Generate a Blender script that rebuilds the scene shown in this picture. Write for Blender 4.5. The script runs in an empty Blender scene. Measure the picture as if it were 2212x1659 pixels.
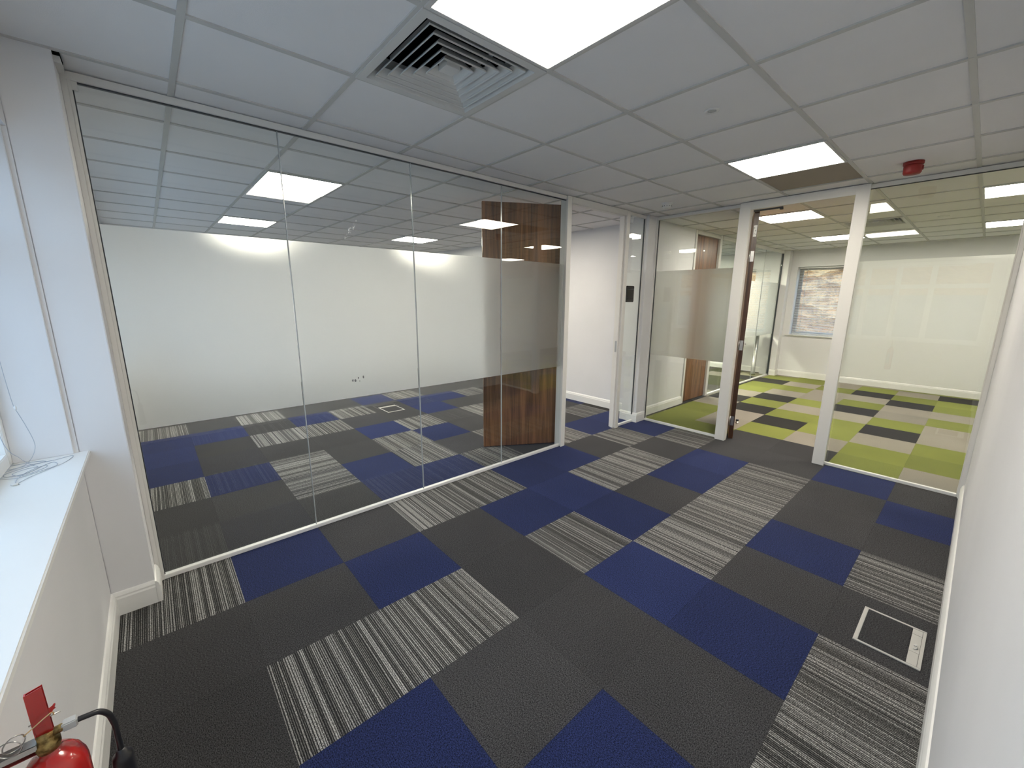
import bpy, bmesh, math, random
from mathutils import Vector, Matrix
random.seed(7)
S = bpy.context.scene
COL = S.collection
PI = math.pi
H = 2.493            # ceiling height
OX, OY = .314, -.036  # carpet grid origin, 0.5 m tiles

# ------------------------------------------------------------------ materials
def new_mat(name):
    m = bpy.data.materials.new(name); m.use_nodes = True
    nt = m.node_tree; nt.nodes.clear()
    out = nt.nodes.new('ShaderNodeOutputMaterial')
    return m, nt, out
def N(nt, t, **kw):
    n = nt.nodes.new(t)
    for k, v in kw.items():
        if k in n.inputs: n.inputs[k].default_value = v
        else: setattr(n, k, v)
    return n
def L(nt, a, b): nt.links.new(a, b)
def col4(c): return (c[0], c[1], c[2], 1)
def plain(name, c, rough=.6, metal=0., spec=.5, bump=0., bscale=200., coat=0.):
    m, nt, out = new_mat(name)
    b = N(nt, 'ShaderNodeBsdfPrincipled')
    b.inputs['Base Color'].default_value = col4(c)
    b.inputs['Roughness'].default_value = rough
    b.inputs['Metallic'].default_value = metal
    b.inputs['Specular IOR Level'].default_value = spec
    b.inputs['Coat Weight'].default_value = coat
    tc = N(nt, 'ShaderNodeTexCoord')
    no = N(nt, 'ShaderNodeTexNoise', Scale=bscale, Detail=3.)
    L(nt, tc.outputs['Object'], no.inputs['Vector'])
    if bump > 0:
        bp = N(nt, 'ShaderNodeBump', Strength=bump, Distance=.002)
        L(nt, no.outputs['Fac'], bp.inputs['Height']); L(nt, bp.outputs['Normal'], b.inputs['Normal'])
    # faint tone variation so that the surface is not perfectly uniform
    mx = N(nt, 'ShaderNodeMix', data_type='RGBA')
    n2 = N(nt, 'ShaderNodeTexNoise', Scale=3., Detail=2.); L(nt, tc.outputs['Object'], n2.inputs['Vector'])
    mx.inputs[6].default_value = col4([v*.97 for v in c]); mx.inputs[7].default_value = col4([min(1, v*1.03) for v in c])
    L(nt, n2.outputs['Fac'], mx.inputs[0]); L(nt, mx.outputs[2], b.inputs['Base Color'])
    L(nt, b.outputs[0], out.inputs[0])
    return m

def carpet(name, c, stripes=False, c2=None, nap=.85):
    m, nt, out = new_mat(name)
    b = N(nt, 'ShaderNodeBsdfPrincipled'); b.inputs['Roughness'].default_value = .95
    b.inputs['Specular IOR Level'].default_value = .12
    b.inputs['Sheen Weight'].default_value = .05; b.inputs['Sheen Roughness'].default_value = .5
    tc = N(nt, 'ShaderNodeTexCoord')
    uv = N(nt, 'ShaderNodeSeparateXYZ'); L(nt, tc.outputs['UV'], uv.inputs[0])
    # per tile tone
    sep = N(nt, 'ShaderNodeSeparateXYZ'); L(nt, tc.outputs['Object'], sep.inputs[0])
    fl = []
    for ax, o in (('X', OX), ('Y', OY)):
        a = N(nt, 'ShaderNodeMath', operation='SUBTRACT'); a.inputs[1].default_value = o; L(nt, sep.outputs[ax], a.inputs[0])
        d = N(nt, 'ShaderNodeMath', operation='MULTIPLY'); d.inputs[1].default_value = 2.; L(nt, a.outputs[0], d.inputs[0])
        f = N(nt, 'ShaderNodeMath', operation='FLOOR'); L(nt, d.outputs[0], f.inputs[0]); fl.append(f)
    cb = N(nt, 'ShaderNodeCombineXYZ'); L(nt, fl[0].outputs[0], cb.inputs[0]); L(nt, fl[1].outputs[0], cb.inputs[1])
    wn = N(nt, 'ShaderNodeTexWhiteNoise', noise_dimensions='3D'); L(nt, cb.outputs[0], wn.inputs['Vector'])
    tone = N(nt, 'ShaderNodeMapRange'); tone.inputs['To Min'].default_value = .88; tone.inputs['To Max'].default_value = 1.14
    L(nt, wn.outputs['Value'], tone.inputs['Value'])
    # fibre speckle, stretched a little along the nap
    sc = N(nt, 'ShaderNodeMapping'); sc.inputs['Scale'].default_value = (170, 300, 1)
    L(nt, tc.outputs['UV'], sc.inputs['Vector'])
    sp = N(nt, 'ShaderNodeTexNoise', Scale=1., Detail=3., Roughness=.8); L(nt, sc.outputs[0], sp.inputs['Vector'])
    big = N(nt, 'ShaderNodeTexNoise', Scale=2.2, Detail=2.); L(nt, tc.outputs['Object'], big.inputs['Vector'])
    r = N(nt, 'ShaderNodeMapRange'); r.inputs['From Min'].default_value = .32; r.inputs['From Max'].default_value = .68; r.clamp = False
    r.inputs['To Min'].default_value = 1-nap*1.6; r.inputs['To Max'].default_value = 1+nap*1.6
    L(nt, sp.outputs['Fac'], r.inputs['Value'])
    m1 = N(nt, 'ShaderNodeMath', operation='MULTIPLY'); L(nt, r.outputs[0], m1.inputs[0]); L(nt, tone.outputs[0], m1.inputs[1])
    r2 = N(nt, 'ShaderNodeMapRange'); r2.inputs['To Min'].default_value = .85; r2.inputs['To Max'].default_value = 1.15
    L(nt, big.outputs['Fac'], r2.inputs['Value'])
    m2 = N(nt, 'ShaderNodeMath', operation='MULTIPLY'); L(nt, m1.outputs[0], m2.inputs[0]); L(nt, r2.outputs[0], m2.inputs[1])
    if stripes:
        # separate yarn lines about 11 mm apart, each with its own brightness and a slight waver
        def MA(op, a, b_=None, c_=None):
            n = N(nt, 'ShaderNodeMath', operation=op)
            for k, v in enumerate((a, b_, c_)):
                if v is None: continue
                if isinstance(v, (int, float)): n.inputs[k].default_value = v
                else: L(nt, v, n.inputs[k])
            return n.outputs[0]
        mpw = N(nt, 'ShaderNodeMapping'); mpw.inputs['Scale'].default_value = (.35, 30., 1); L(nt, tc.outputs['UV'], mpw.inputs['Vector'])
        nw = N(nt, 'ShaderNodeTexNoise', Scale=1., Detail=1.); L(nt, mpw.outputs[0], nw.inputs['Vector'])
        ph = MA('MULTIPLY_ADD', uv.outputs['Y'], 128., MA('MULTIPLY', nw.outputs['Fac'], 2.0))
        fr = MA('FRACT', ph); cell = MA('FLOOR', ph)
        wn2 = N(nt, 'ShaderNodeTexWhiteNoise', noise_dimensions='1D'); L(nt, cell, wn2.inputs['W'])
        tri = MA('ABSOLUTE', MA('SUBTRACT', fr, .5))          # 0 on the yarn, .5 in the gap
        width = MA('MULTIPLY_ADD', wn2.outputs['Value'], .20, .20)
        line = MA('SUBTRACT', width, tri)
        mp2 = N(nt, 'ShaderNodeMapping'); mp2.inputs['Scale'].default_value = (150., 420., 1)
        L(nt, tc.outputs['UV'], mp2.inputs['Vector'])
        n2 = N(nt, 'ShaderNodeTexNoise', Scale=1., Detail=2.); L(nt, mp2.outputs[0], n2.inputs['Vector'])
        lf = MA('MULTIPLY_ADD', n2.outputs['Fac'], .34, MA('ADD', line, -.17))
        bright = MA('MULTIPLY_ADD', wn2.outputs['Value'], .50, .34)
        mr = N(nt, 'ShaderNodeMapRange', interpolation_type='SMOOTHSTEP'); mr.inputs['From Min'].default_value = -.10; mr.inputs['From Max'].default_value = .16
        L(nt, lf, mr.inputs['Value'])
        cr = N(nt, 'ShaderNodeValToRGB'); L(nt, MA('MULTIPLY', mr.outputs[0], bright), cr.inputs[0])
        e = cr.color_ramp.elements
        e[0].position = 0.; e[0].color = (.016, .016, .017, 1)
        e[1].position = 1.; e[1].color = (.44, .432, .42, 1)
        k = e.new(.45); k.color = (.13, .128, .124, 1)
        src = cr.outputs[0]
    else:
        rgb = N(nt, 'ShaderNodeRGB'); rgb.outputs[0].default_value = col4(c); src = rgb.outputs[0]
    vm = N(nt, 'ShaderNodeVectorMath', operation='SCALE'); L(nt, src, vm.inputs[0]); L(nt, m2.outputs[0], vm.inputs['Scale'])
    L(nt, vm.outputs[0], b.inputs['Base Color'])
    bp = N(nt, 'ShaderNodeBump', Strength=.5, Distance=.004); L(nt, sp.outputs['Fac'], bp.inputs['Height'])
    L(nt, bp.outputs['Normal'], b.inputs['Normal'])
    L(nt, b.outputs[0], out.inputs[0])
    return m

def wood(name, dark, light, axis='Z', sc=1.):
    m, nt, out = new_mat(name)
    b = N(nt, 'ShaderNodeBsdfPrincipled'); b.inputs['Roughness'].default_value = .34
    tc = N(nt, 'ShaderNodeTexCoord')
    mp = N(nt, 'ShaderNodeMapping')
    mp.inputs['Scale'].default_value = (16*sc, 16*sc, .55*sc)
    L(nt, tc.outputs['Object'], mp.inputs['Vector'])
    n1 = N(nt, 'ShaderNodeTexNoise', Scale=1.3, Detail=8., Roughness=.62, Distortion=1.2); L(nt, mp.outputs[0], n1.inputs['Vector'])
    mp2 = N(nt, 'ShaderNodeMapping'); mp2.inputs['Scale'].default_value = (120, 120, 2.5)
    L(nt, tc.outputs['Object'], mp2.inputs['Vector'])
    n2 = N(nt, 'ShaderNodeTexNoise', Scale=1., Detail=3.); L(nt, mp2.outputs[0], n2.inputs['Vector'])
    ad = N(nt, 'ShaderNodeMath', operation='MULTIPLY_ADD'); ad.inputs[1].default_value = .35
    L(nt, n2.outputs['Fac'], ad.inputs[0]); L(nt, n1.outputs['Fac'], ad.inputs[2])
    cr = N(nt, 'ShaderNodeValToRGB'); L(nt, ad.outputs[0], cr.inputs[0])
    e = cr.color_ramp.elements
    e[0].position = .48; e[0].color = col4(dark); e[1].position = .9; e[1].color = col4(light)
    L(nt, cr.outputs[0], b.inputs['Base Color'])
    bp = N(nt, 'ShaderNodeBump', Strength=.08, Distance=.002); L(nt, ad.outputs[0], bp.inputs['Height'])
    L(nt, bp.outputs['Normal'], b.inputs['Normal'])
    L(nt, b.outputs[0], out.inputs[0])
    return m

def clear_glass(name, tint=(.962, .980, .972)):
    m, nt, out = new_mat(name)
    tr = N(nt, 'ShaderNodeBsdfTransparent'); tr.inputs[0].default_value = col4(tint)
    gl = N(nt, 'ShaderNodeBsdfGlossy', Roughness=0.); gl.inputs['Color'].default_value = (1, 1, 1, 1)
    ge = N(nt, 'ShaderNodeNewGeometry')
    ior = N(nt, 'ShaderNodeMapRange'); ior.inputs['To Min'].default_value = 1.5; ior.inputs['To Max'].default_value = 1/1.5
    L(nt, ge.outputs['Backfacing'], ior.inputs['Value'])
    fr = N(nt, 'ShaderNodeFresnel'); L(nt, ior.outputs[0], fr.inputs['IOR'])
    mx = N(nt, 'ShaderNodeMixShader'); L(nt, fr.outputs[0], mx.inputs[0]); L(nt, tr.outputs[0], mx.inputs[1]); L(nt, gl.outputs[0], mx.inputs[2])
    L(nt, mx.outputs[0], out.inputs[0])
    return m

def frosted(name):
    m, nt, out = new_mat(name)
    rf = N(nt, 'ShaderNodeBsdfRefraction', Roughness=.9, IOR=1.10); rf.inputs['Color'].default_value = (1., 1., .995, 1)
    tl = N(nt, 'ShaderNodeBsdfTranslucent'); tl.inputs[0].default_value = (1., 1., .99, 1)
    df = N(nt, 'ShaderNodeBsdfDiffuse'); df.inputs[0].default_value = (.90, .91, .91, 1)
    tc = N(nt, 'ShaderNodeTexCoord'); no = N(nt, 'ShaderNodeTexNoise', Scale=900., Detail=2.)
    L(nt, tc.outputs['Object'], no.inputs['Vector'])
    rr = N(nt, 'ShaderNodeMapRange'); rr.inputs['To Min'].default_value = .86; rr.inputs['To Max'].default_value = .92
    L(nt, no.outputs['Fac'], rr.inputs['Value']); L(nt, rr.outputs[0], rf.inputs['Roughness'])
    a = N(nt, 'ShaderNodeMixShader'); a.inputs[0].default_value = .2; L(nt, tl.outputs[0], a.inputs[1]); L(nt, df.outputs[0], a.inputs[2])
    mx = N(nt, 'ShaderNodeMixShader'); mx.inputs[0].default_value = FILM_DIFF; L(nt, rf.outputs[0], mx.inputs[1]); L(nt, a.outputs[0], mx.inputs[2])
    # the vinyl scatters once, where light enters it; it then leaves the thin sheet freely
    ge = N(nt, 'ShaderNodeNewGeometry'); tp = N(nt, 'ShaderNodeBsdfTransparent'); m2 = N(nt, 'ShaderNodeMixShader')
    L(nt, ge.outputs['Backfacing'], m2.inputs[0]); L(nt, mx.outputs[0], m2.inputs[1]); L(nt, tp.outputs[0], m2.inputs[2])
    L(nt, m2.outputs[0], out.inputs[0])
    return m
FILM_DIFF = .38

def emit(name, c, s):
    m, nt, out = new_mat(name)
    e = N(nt, 'ShaderNodeEmission', Strength=s); e.inputs[0].default_value = col4(c)
    tc = N(nt, 'ShaderNodeTexCoord'); no = N(nt, 'ShaderNodeTexNoise', Scale=120., Detail=1.)
    L(nt, tc.outputs['Object'], no.inputs['Vector'])
    r = N(nt, 'ShaderNodeMapRange'); r.inputs['To Min'].default_value = s*.97; r.inputs['To Max'].default_value = s*1.03
    L(nt, no.outputs['Fac'], r.inputs['Value']); L(nt, r.outputs[0], e.inputs['Strength'])
    L(nt, e.outputs[0], out.inputs[0])
    return m

def foliage(name):
    m, nt, out = new_mat(name)
    b = N(nt, 'ShaderNodeBsdfDiffuse')
    tc = N(nt, 'ShaderNodeTexCoord')
    v = N(nt, 'ShaderNodeTexVoronoi', Scale=26.); L(nt, tc.outputs['Object'], v.inputs['Vector'])
    n = N(nt, 'ShaderNodeTexNoise', Scale=6., Detail=8., Roughness=.75); L(nt, tc.outputs['Object'], n.inputs['Vector'])
    cr = N(nt, 'ShaderNodeValToRGB'); e = cr.color_ramp.elements
    e[0].position = .3; e[0].color = (.22, .11, .045, 1); e[1].position = .68; e[1].color = (.86, .50, .22, 1)  # autumn browns, with warm sunlight on the leaves put into the colour
    k = e.new(.5); k.color = (.46, .25, .11, 1)
    ad = N(nt, 'ShaderNodeMath', operation='MULTIPLY_ADD'); ad.inputs[1].default_value = .35; L(nt, v.outputs['Distance'], ad.inputs[0])
    sb = N(nt, 'ShaderNodeMath', operation='SUBTRACT'); sb.inputs[1].default_value = .08; L(nt, n.outputs['Fac'], sb.inputs[0]); L(nt, sb.outputs[0], ad.inputs[2])
    L(nt, ad.outputs[0], cr.inputs[0]); L(nt, cr.outputs[0], b.inputs[0]); L(nt, b.outputs[0], out.inputs[0])
    return m

def brass_mat(name):
    m, nt, out = new_mat(name)
    b = N(nt, 'ShaderNodeBsdfPrincipled', Metallic=.9, Roughness=.45)
    tc = N(nt, 'ShaderNodeTexCoord'); n = N(nt, 'ShaderNodeTexNoise', Scale=60., Detail=5.)
    L(nt, tc.outputs['Object'], n.inputs['Vector'])
    cr = N(nt, 'ShaderNodeValToRGB'); e = cr.color_ramp.elements
    e[0].position = .35; e[0].color = (.10, .06, .02, 1); e[1].position = .65; e[1].color = (.50, .36, .14, 1)
    L(nt, n.outputs['Fac'], cr.inputs[0]); L(nt, cr.outputs[0], b.inputs['Base Color']); L(nt, b.outputs[0], out.inputs[0])
    return m

M = {}
M['wall'] = plain('wall_paint', (.76, .762, .775), .75, spec=.3, bump=.06, bscale=260)
M['trim'] = plain('trim_gloss_white', (.82, .82, .80), .38)
M['frame'] = plain('frame_white', (.76, .75, .72), .45)
M['alu'] = plain('alu_satin', (.62, .63, .62), .35, metal=.6)
M['tile'] = plain('ceiling_tile', (.88, .87, .87), .9, spec=.1, bump=.25, bscale=420)
M['taupe'] = plain('ceiling_tile_taupe', (.34, .30, .25), .9, spec=.1, bump=.25, bscale=420)
M['bar'] = plain('ceiling_bar', (.56, .56, .54), .6)
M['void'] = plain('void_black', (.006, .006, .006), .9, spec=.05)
M['glass'] = clear_glass('partition_glass')
M['winglass'] = clear_glass('window_glass', (.97, .98, .98))
M['joint'] = plain('joint_polycarbonate', (.40, .42, .42), .18)
M['seal'] = plain('seal_dark', (.035, .04, .045), .5)
M['film'] = frosted('frosted_film')
M['led'] = emit('led_diffuser', (1., .92, .79), 25.)
M['led2'] = emit('led_diffuser_brighter', (1., .93, .80), 27.)
M['led4'] = emit('led_diffuser_far', (1., .93, .78), 50.)
M['led3'] = emit('led_diffuser_added', (1., .97, .74), 90.)  # only on the added lamps, boosted so the far frosted film glows
M['ledframe'] = plain('led_frame', (.60, .60, .58), .5)
M['vent'] = plain('vent_white', (.66, .66, .64), .5)
M['red'] = plain('sounder_red', (.20, .007, .006), .5)
M['redpaint'] = plain('extinguisher_red', (.42, .012, .010), .22, coat=.6)
M['black'] = plain('rubber_black', (.012, .012, .014), .35)
M['blackgloss'] = plain('screen_black', (.008, .008, .009), .12)
M['white'] = plain('plastic_white', (.80, .80, .78), .4)
M['steel'] = plain('brushed_steel', (.50, .50, .49), .28, metal=1.)
M['greyplastic'] = plain('floorbox_grey', (.50, .49, .46), .5, bump=.1, bscale=600)
M['twine'] = plain('twine', (.62, .42, .20), .9)
M['cord'] = plain('cord_grey', (.42, .46, .52), .6)
M['brass'] = brass_mat('valve_brass')
M['walnut'] = wood('walnut_veneer', (.050, .020, .008), (.31, .145, .062))
M['walnutdark'] = wood('walnut_edge', (.016, .007, .003), (.10, .042, .020))
M['foliage'] = foliage('autumn_foliage')
M['grass'] = plain('outside_grass', (.14, .16, .07), .95, bump=.5, bscale=30)
M['paving'] = plain('outside_paving', (.45, .45, .44), .9, bump=.3, bscale=20)
M['render'] = plain('added_wall_render', (.33, .31, .27), .9, bump=.3, bscale=20)
M['greyframe'] = plain('frame_grey', (.20, .19, .18), .5)
M['residue'] = plain('adhesive_residue', (.75, .77, .75), .9)
M['residuedark'] = plain('adhesive_smudge', (.22, .23, .23), .9)
M['desk'] = plain('laminate_grey', (.42, .44, .42), .5)
CP = {
 'K': carpet('carpet_charcoal', (.043, .0425, .045)),
 'N': carpet('carpet_navy', (.016, .024, .082)),
 'S': carpet('carpet_striped', None, True),
 'G': carpet('carpet_green', (.195, .212, .048), nap=.5),
 'E': carpet('carpet_greige', (.270, .243, .205), nap=.5),
 'B': carpet('carpet_black', (.027, .025, .023), nap=.4),
}

# ------------------------------------------------------------------ mesh helpers
class MB:
    def __init__(s): s.bm = bmesh.new(); s.mats = []
    def mi(s, m):
        if m not in s.mats: s.mats.append(m)
        return s.mats.index(m)
    def box(s, x0, x1, y0, y1, z0, z1, m=None, bev=0.):
        mi = s.mi(m) if m else 0
        vs = [s.bm.verts.new((x, y, z)) for x in (x0, x1) for y in (y0, y1) for z in (z0, z1)]
        idx = [(0, 1, 3, 2), (4, 6, 7, 5), (0, 4, 5, 1), (2, 3, 7, 6), (0, 2, 6, 4), (1, 5, 7, 3)]
        fs = []
        for f in idx:
            q = s.bm.faces.new([vs[i] for i in f]); q.material_index = mi; fs.append(q)
        if bev > 0:
            es = list({e for f in fs for e in f.edges})
            bmesh.ops.bevel(s.bm, geom=es, offset=bev, segments=2, affect='EDGES', clamp_overlap=True)
        return s
    def quad(s, pts, m=None):
        q = s.bm.faces.new([s.bm.verts.new(p) for p in pts]); q.material_index = s.mi(m) if m else 0
        return q
    def prism(s, prof, a, b, axis, m=None):
        """closed profile (2D list) swept between a and b along axis 'x','y' or 'z'"""
        mi = s.mi(m) if m else 0
        def P(p, t):
            if axis == 'x': return (t, p[0], p[1])
            if axis == 'y': return (p[0], t, p[1])
            return (p[0], p[1], t)
        A = [s.bm.verts.new(P(p, a)) for p in prof]; B = [s.bm.verts.new(P(p, b)) for p in prof]
        n = len(prof)
        for i in range(n):
            f = s.bm.faces.new((A[i], A[(i+1) % n], B[(i+1) % n], B[i])); f.material_index = mi
        for V in (A, B):
            f = s.bm.faces.new(V); f.material_index = mi
        return s
    def lathe(s, prof, c=(0, 0, 0), seg=40, m=None, mat=None):
        mi = s.mi(m) if m else 0
        rings = []
        T = mat or Matrix.Translation(c)
        for r, z in prof:
            if r < 1e-6: rings.append([s.bm.verts.new(T @ Vector((0, 0, z)))])
            else: rings.append([s.bm.verts.new(T @ Vector((r*math.cos(2*PI*k/seg), r*math.sin(2*PI*k/seg), z))) for k in range(seg)])
        for a, b in zip(rings, rings[1:]):
            for k in range(seg):
                k2 = (k+1) % seg
                if len(a) == 1 and len(b) == 1: continue
                if len(a) == 1: f = s.bm.faces.new((a[0], b[k], b[k2]))
                elif len(b) == 1: f = s.bm.faces.new((a[k], a[k2], b[0]))
                else: f = s.bm.faces.new((a[k], a[k2], b[k2], b[k]))
                f.material_index = mi; f.smooth = True
        return s
    def tube(s, pts, r, seg=10, m=None):
        mi = s.mi(m) if m else 0
        pts = [Vector(p) for p in pts]
        rs = r if isinstance(r, (list, tuple)) else [r]*len(pts)
        up = None; rings = []
        for i, p in enumerate(pts):
            t = (pts[min(i+1, len(pts)-1)]-pts[max(i-1, 0)]).normalized()
            if up is None:
                up = Vector((0, 0, 1)) if abs(t.z) < .9 else Vector((1, 0, 0))
            n = (up-t*up.dot(t)).normalized(); up = n; bn = t.cross(n)
            rings.append([s.bm.verts.new(p+(n*math.cos(2*PI*k/seg)+bn*math.sin(2*PI*k/seg))*rs[i]) for k in range(seg)])
        for a, b in zip(rings, rings[1:]):
            for k in range(seg):
                f = s.bm.faces.new((a[k], a[(k+1) % seg], b[(k+1) % seg], b[k])); f.material_index = mi; f.smooth = True
        for R in (rings[0][::-1], rings[-1]):
            f = s.bm.faces.new(R); f.material_index = mi
        return s
    def build(s, name, m=None, parent=None, smooth=False):
        bmesh.ops.recalc_face_normals(s.bm, faces=s.bm.faces)
        me = bpy.data.meshes.new(name); s.bm.to_mesh(me); s.bm.free()
        if m is not None:
            me.materials.append(m)
        else:
            for k in s.mats: me.materials.append(k)
        o = bpy.data.objects.new(name, me); COL.objects.link(o)
        if parent is not None:
            o.parent = parent
            o.matrix_parent_inverse = parent.matrix_basis.inverted()
        return o
def spline(pts, n=8):
    P = [Vector(p) for p in pts]; out = []
    for i in range(len(P)-1):
        p0, p1, p2, p3 = P[max(i-1, 0)], P[i], P[i+1], P[min(i+2, len(P)-1)]
        for k in range(n):
            t = k/n
            out.append(.5*((2*p1)+(-p0+p2)*t+(2*p0-5*p1+4*p2-p3)*t*t+(-p0+3*p1-3*p2+p3)*t**3))
    out.append(P[-1]); return out
def thing(name, label, cat, loc=(0, 0, 0), group=None, rz=0.):
    o = bpy.data.objects.new(name, None); COL.objects.link(o); o.location = loc; o.rotation_euler = (0, 0, rz)
    o.empty_display_size = .1
    o['label'] = label; o['category'] = cat; o['kind'] = 'thing'
    if group: o['group'] = group
    bpy.context.view_layer.update() if False else None
    o.matrix_basis = Matrix.Translation(loc) @ Matrix.Rotation(rz, 4, 'Z')
    return o
def struct(o): o['kind'] = 'structure'; return o
def sempty(name, loc=(0, 0, 0)):
    o = bpy.data.objects.new(name, None); COL.objects.link(o); o.location = loc; o.empty_display_size = .1
    o.matrix_basis = Matrix.Translation(loc); o['kind'] = 'structure'; return o
def copy_tree(o, parent=None, shift=None):
    c = o.copy(); COL.objects.link(c)
    if parent is not None: c.parent = parent
    for ch in list(o.children): copy_tree(ch, c)
    return c

# ------------------------------------------------------------------ floor
MAP = {}
def setc(i, js, k):
    for j in js: MAP[(i, j)] = k
# main room
setc(-1, [-1], 'S'); setc(-1, [0], 'N'); setc(-1, [2, 3], 'S'); setc(-1, [4, 5], 'N'); setc(-1, [7], 'S'); setc(-1, [8], 'N')
setc(0, [1, 3, 4], 'N'); setc(0, [5, 6, 8], 'S')
setc(1, [0, 1, 3], 'S'); setc(1, [4, 6, 7], 'N')
setc(2, [0, 3], 'N'); setc(2, [4, 5, 6, 7], 'S')
setc(3, [1, 3, 5, 8], 'N')
setc(4, [0, 1, 2, 3, 5], 'S'); setc(4, [7], 'N')
# room behind the long glass
setc(-2, [2, 3, 7, 8], 'N'); setc(-2, [4, 6], 'S')
setc(-3, [2], 'N'); setc(-3, [3, 5, 8], 'S')
setc(-4, [-1, 3, 6], 'S'); setc(-4, [0, 4, 9], 'N')
setc(-5, [-1, 3], 'N'); setc(-5, [4, 6], 'S'); setc(-5, [8], 'S')
setc(-6, [-1, 5], 'N'); setc(-6, [1, 2, 8], 'S')
setc(-7, [-1, 0, 2, 5, 6], 'N'); setc(-7, [3, 7], 'S')
setc(-8, [-1, 1, 5], 'S'); setc(-8, [4], 'N')
YS = {(-3, 1), (-4, 1)}
for c in YS: MAP[c] = 'S'
# green room
for i in range(-1, 13):
    for j in range(10, 20):
        MAP[(i, j)] = random.choice('GEGEB') if i > 4 else 'G'
for c in [(1, 11), (0, 12), (0, 14), (-1, 17), (-1, 13), (3, 12), (2, 14), (3, 16), (2, 17), (4, 18)]: MAP[c] = 'B'
for c in [(0, 10), (0, 11), (-1, 12), (2, 10), (1, 13), (2, 13), (0, 15), (1, 15), (1, 16), (0, 17), (-1, 14), (2, 16), (2, 19), (3, 11), (3, 14),
          (3, 15), (3, 18), (4, 12), (4, 13), (4, 15), (-1, 19), (1, 19), (0, 13) if 0 else (1, 18)]: MAP[c] = 'E'
for c in [(-1, 9), (0, 9), (3, 9)]: MAP[c] = 'G'
MAP[(4, 9)] = 'E'; MAP[(1, 9)] = 'K'; MAP[(2, 9)] = 'K'
for i in range(-12, -1):
    for j in range(9, 20):
        if (i, j) not in MAP: MAP[(i, j)] = 'E' if (i*7+j*3) % 5 == 0 else 'B'
fl = MB(); uvl = fl.bm.loops.layers.uv.new('UVMap')
X0, X1, Y0, Y1 = -5.61, 6.0, -.535, 9.6
for i in range(-12, 13):
    for j in range(-1, 20):
        x0, x1 = max(X0, OX+.5*i), min(X1, OX+.5*i+.5); y0, y1 = max(Y0, OY+.5*j), min(Y1, OY+.5*j+.5)
        if x1 <= x0 or y1 <= y0: continue
        segs = [(x0, x1, y0, y1, MAP.get((i, j), 'K'))]
        if j == 8 or (j == 9):
            # the front glass line: dark carpet before it, green carpet behind it (except at the doorway)
            k = MAP.get((i, j), 'K')
        for (a, b, c, d, k) in segs:
            g = .00025
            q = fl.quad([(a+g, c+g, 0), (b-g, c+g, 0), (b-g, d-g, 0), (a+g, d-g, 0)], CP[k])
            ro = random.random()*7; rv = random.random()*7
            for lp in q.loops:
                x, y = lp.vert.co.x, lp.vert.co.y
                if (i, j) in YS: lp[uvl].uv = (y+ro, x+rv)
                elif k in 'S': lp[uvl].uv = (x+ro, y+rv)
                elif (i*3+j) % 2: lp[uvl].uv = (y+ro, x+rv)
                else: lp[uvl].uv = (x+ro, y+rv)
fl.box(X0-.3, X1+.3, Y0-.3, Y1+.3, -.12, -.004, M['void'])
floor = struct(fl.build('floor'))

# ------------------------------------------------------------------ ceiling
VENTS = {(.6, .6), (1.2, 6.48)}
ce = MB()
def ceil_zone(x0, x1, y0, y1, oy):
    ix = math.floor(x0/.6+1e-6); 
    while ix*.6 < x1-1e-6:
        iy = math.floor((y0-oy)/.6+1e-6)
        while iy*.6+oy < y1-1e-6:
            a, b = max(x0, ix*.6), min(x1, ix*.6+.6); c, d = max(y0, iy*.6+oy), min(y1, iy*.6+oy+.6)
            key = (round(ix*.6, 2), round(iy*.6+oy, 2))
            if b > a and d > c and key not in VENTS:
                m = M['taupe'] if key == (1.2, 3.6) else M['tile']
                ce.quad([(a, c, H+.006), (a, d, H+.006), (b, d, H+.006), (b, c, H+.006)], m)
            iy += 1
        ix += 1
    w = .012
    k = math.ceil(x0/.6+1e-6)
    while k*.6 < x1-.02: ce.box(k*.6-w, k*.6+w, y0, y1, H, H+.0065, M['bar']); k += 1
    k = math.ceil((y0-oy)/.6+1e-6)
    while k*.6+oy < y1-.02: ce.box(x0, x1, k*.6+oy-w, k*.6+oy+w, H-.0004, H+.0065, M['bar']); k += 1
ceil_zone(X0, 2.7, Y0, 4.47, 0.)
ceil_zone(2.7, X1, 4.47, Y1, .48)
ceil_zone(X0, 2.7, 4.47, Y1, .48)
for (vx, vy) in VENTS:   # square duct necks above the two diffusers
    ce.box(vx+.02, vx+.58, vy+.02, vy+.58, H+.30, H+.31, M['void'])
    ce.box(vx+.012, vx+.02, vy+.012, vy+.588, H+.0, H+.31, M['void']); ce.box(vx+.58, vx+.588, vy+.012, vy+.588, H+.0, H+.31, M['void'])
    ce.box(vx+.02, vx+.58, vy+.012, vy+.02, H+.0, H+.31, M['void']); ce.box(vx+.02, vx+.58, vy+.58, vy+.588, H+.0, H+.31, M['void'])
ceiling = struct(ce.build('ceiling'))
rs = MB(); rs.box(X0-.3, X1+.3, -.9, Y1+.3, H+.34, H+.40); 
struct(rs.build('ceiling_slab', M['wall']))

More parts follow.
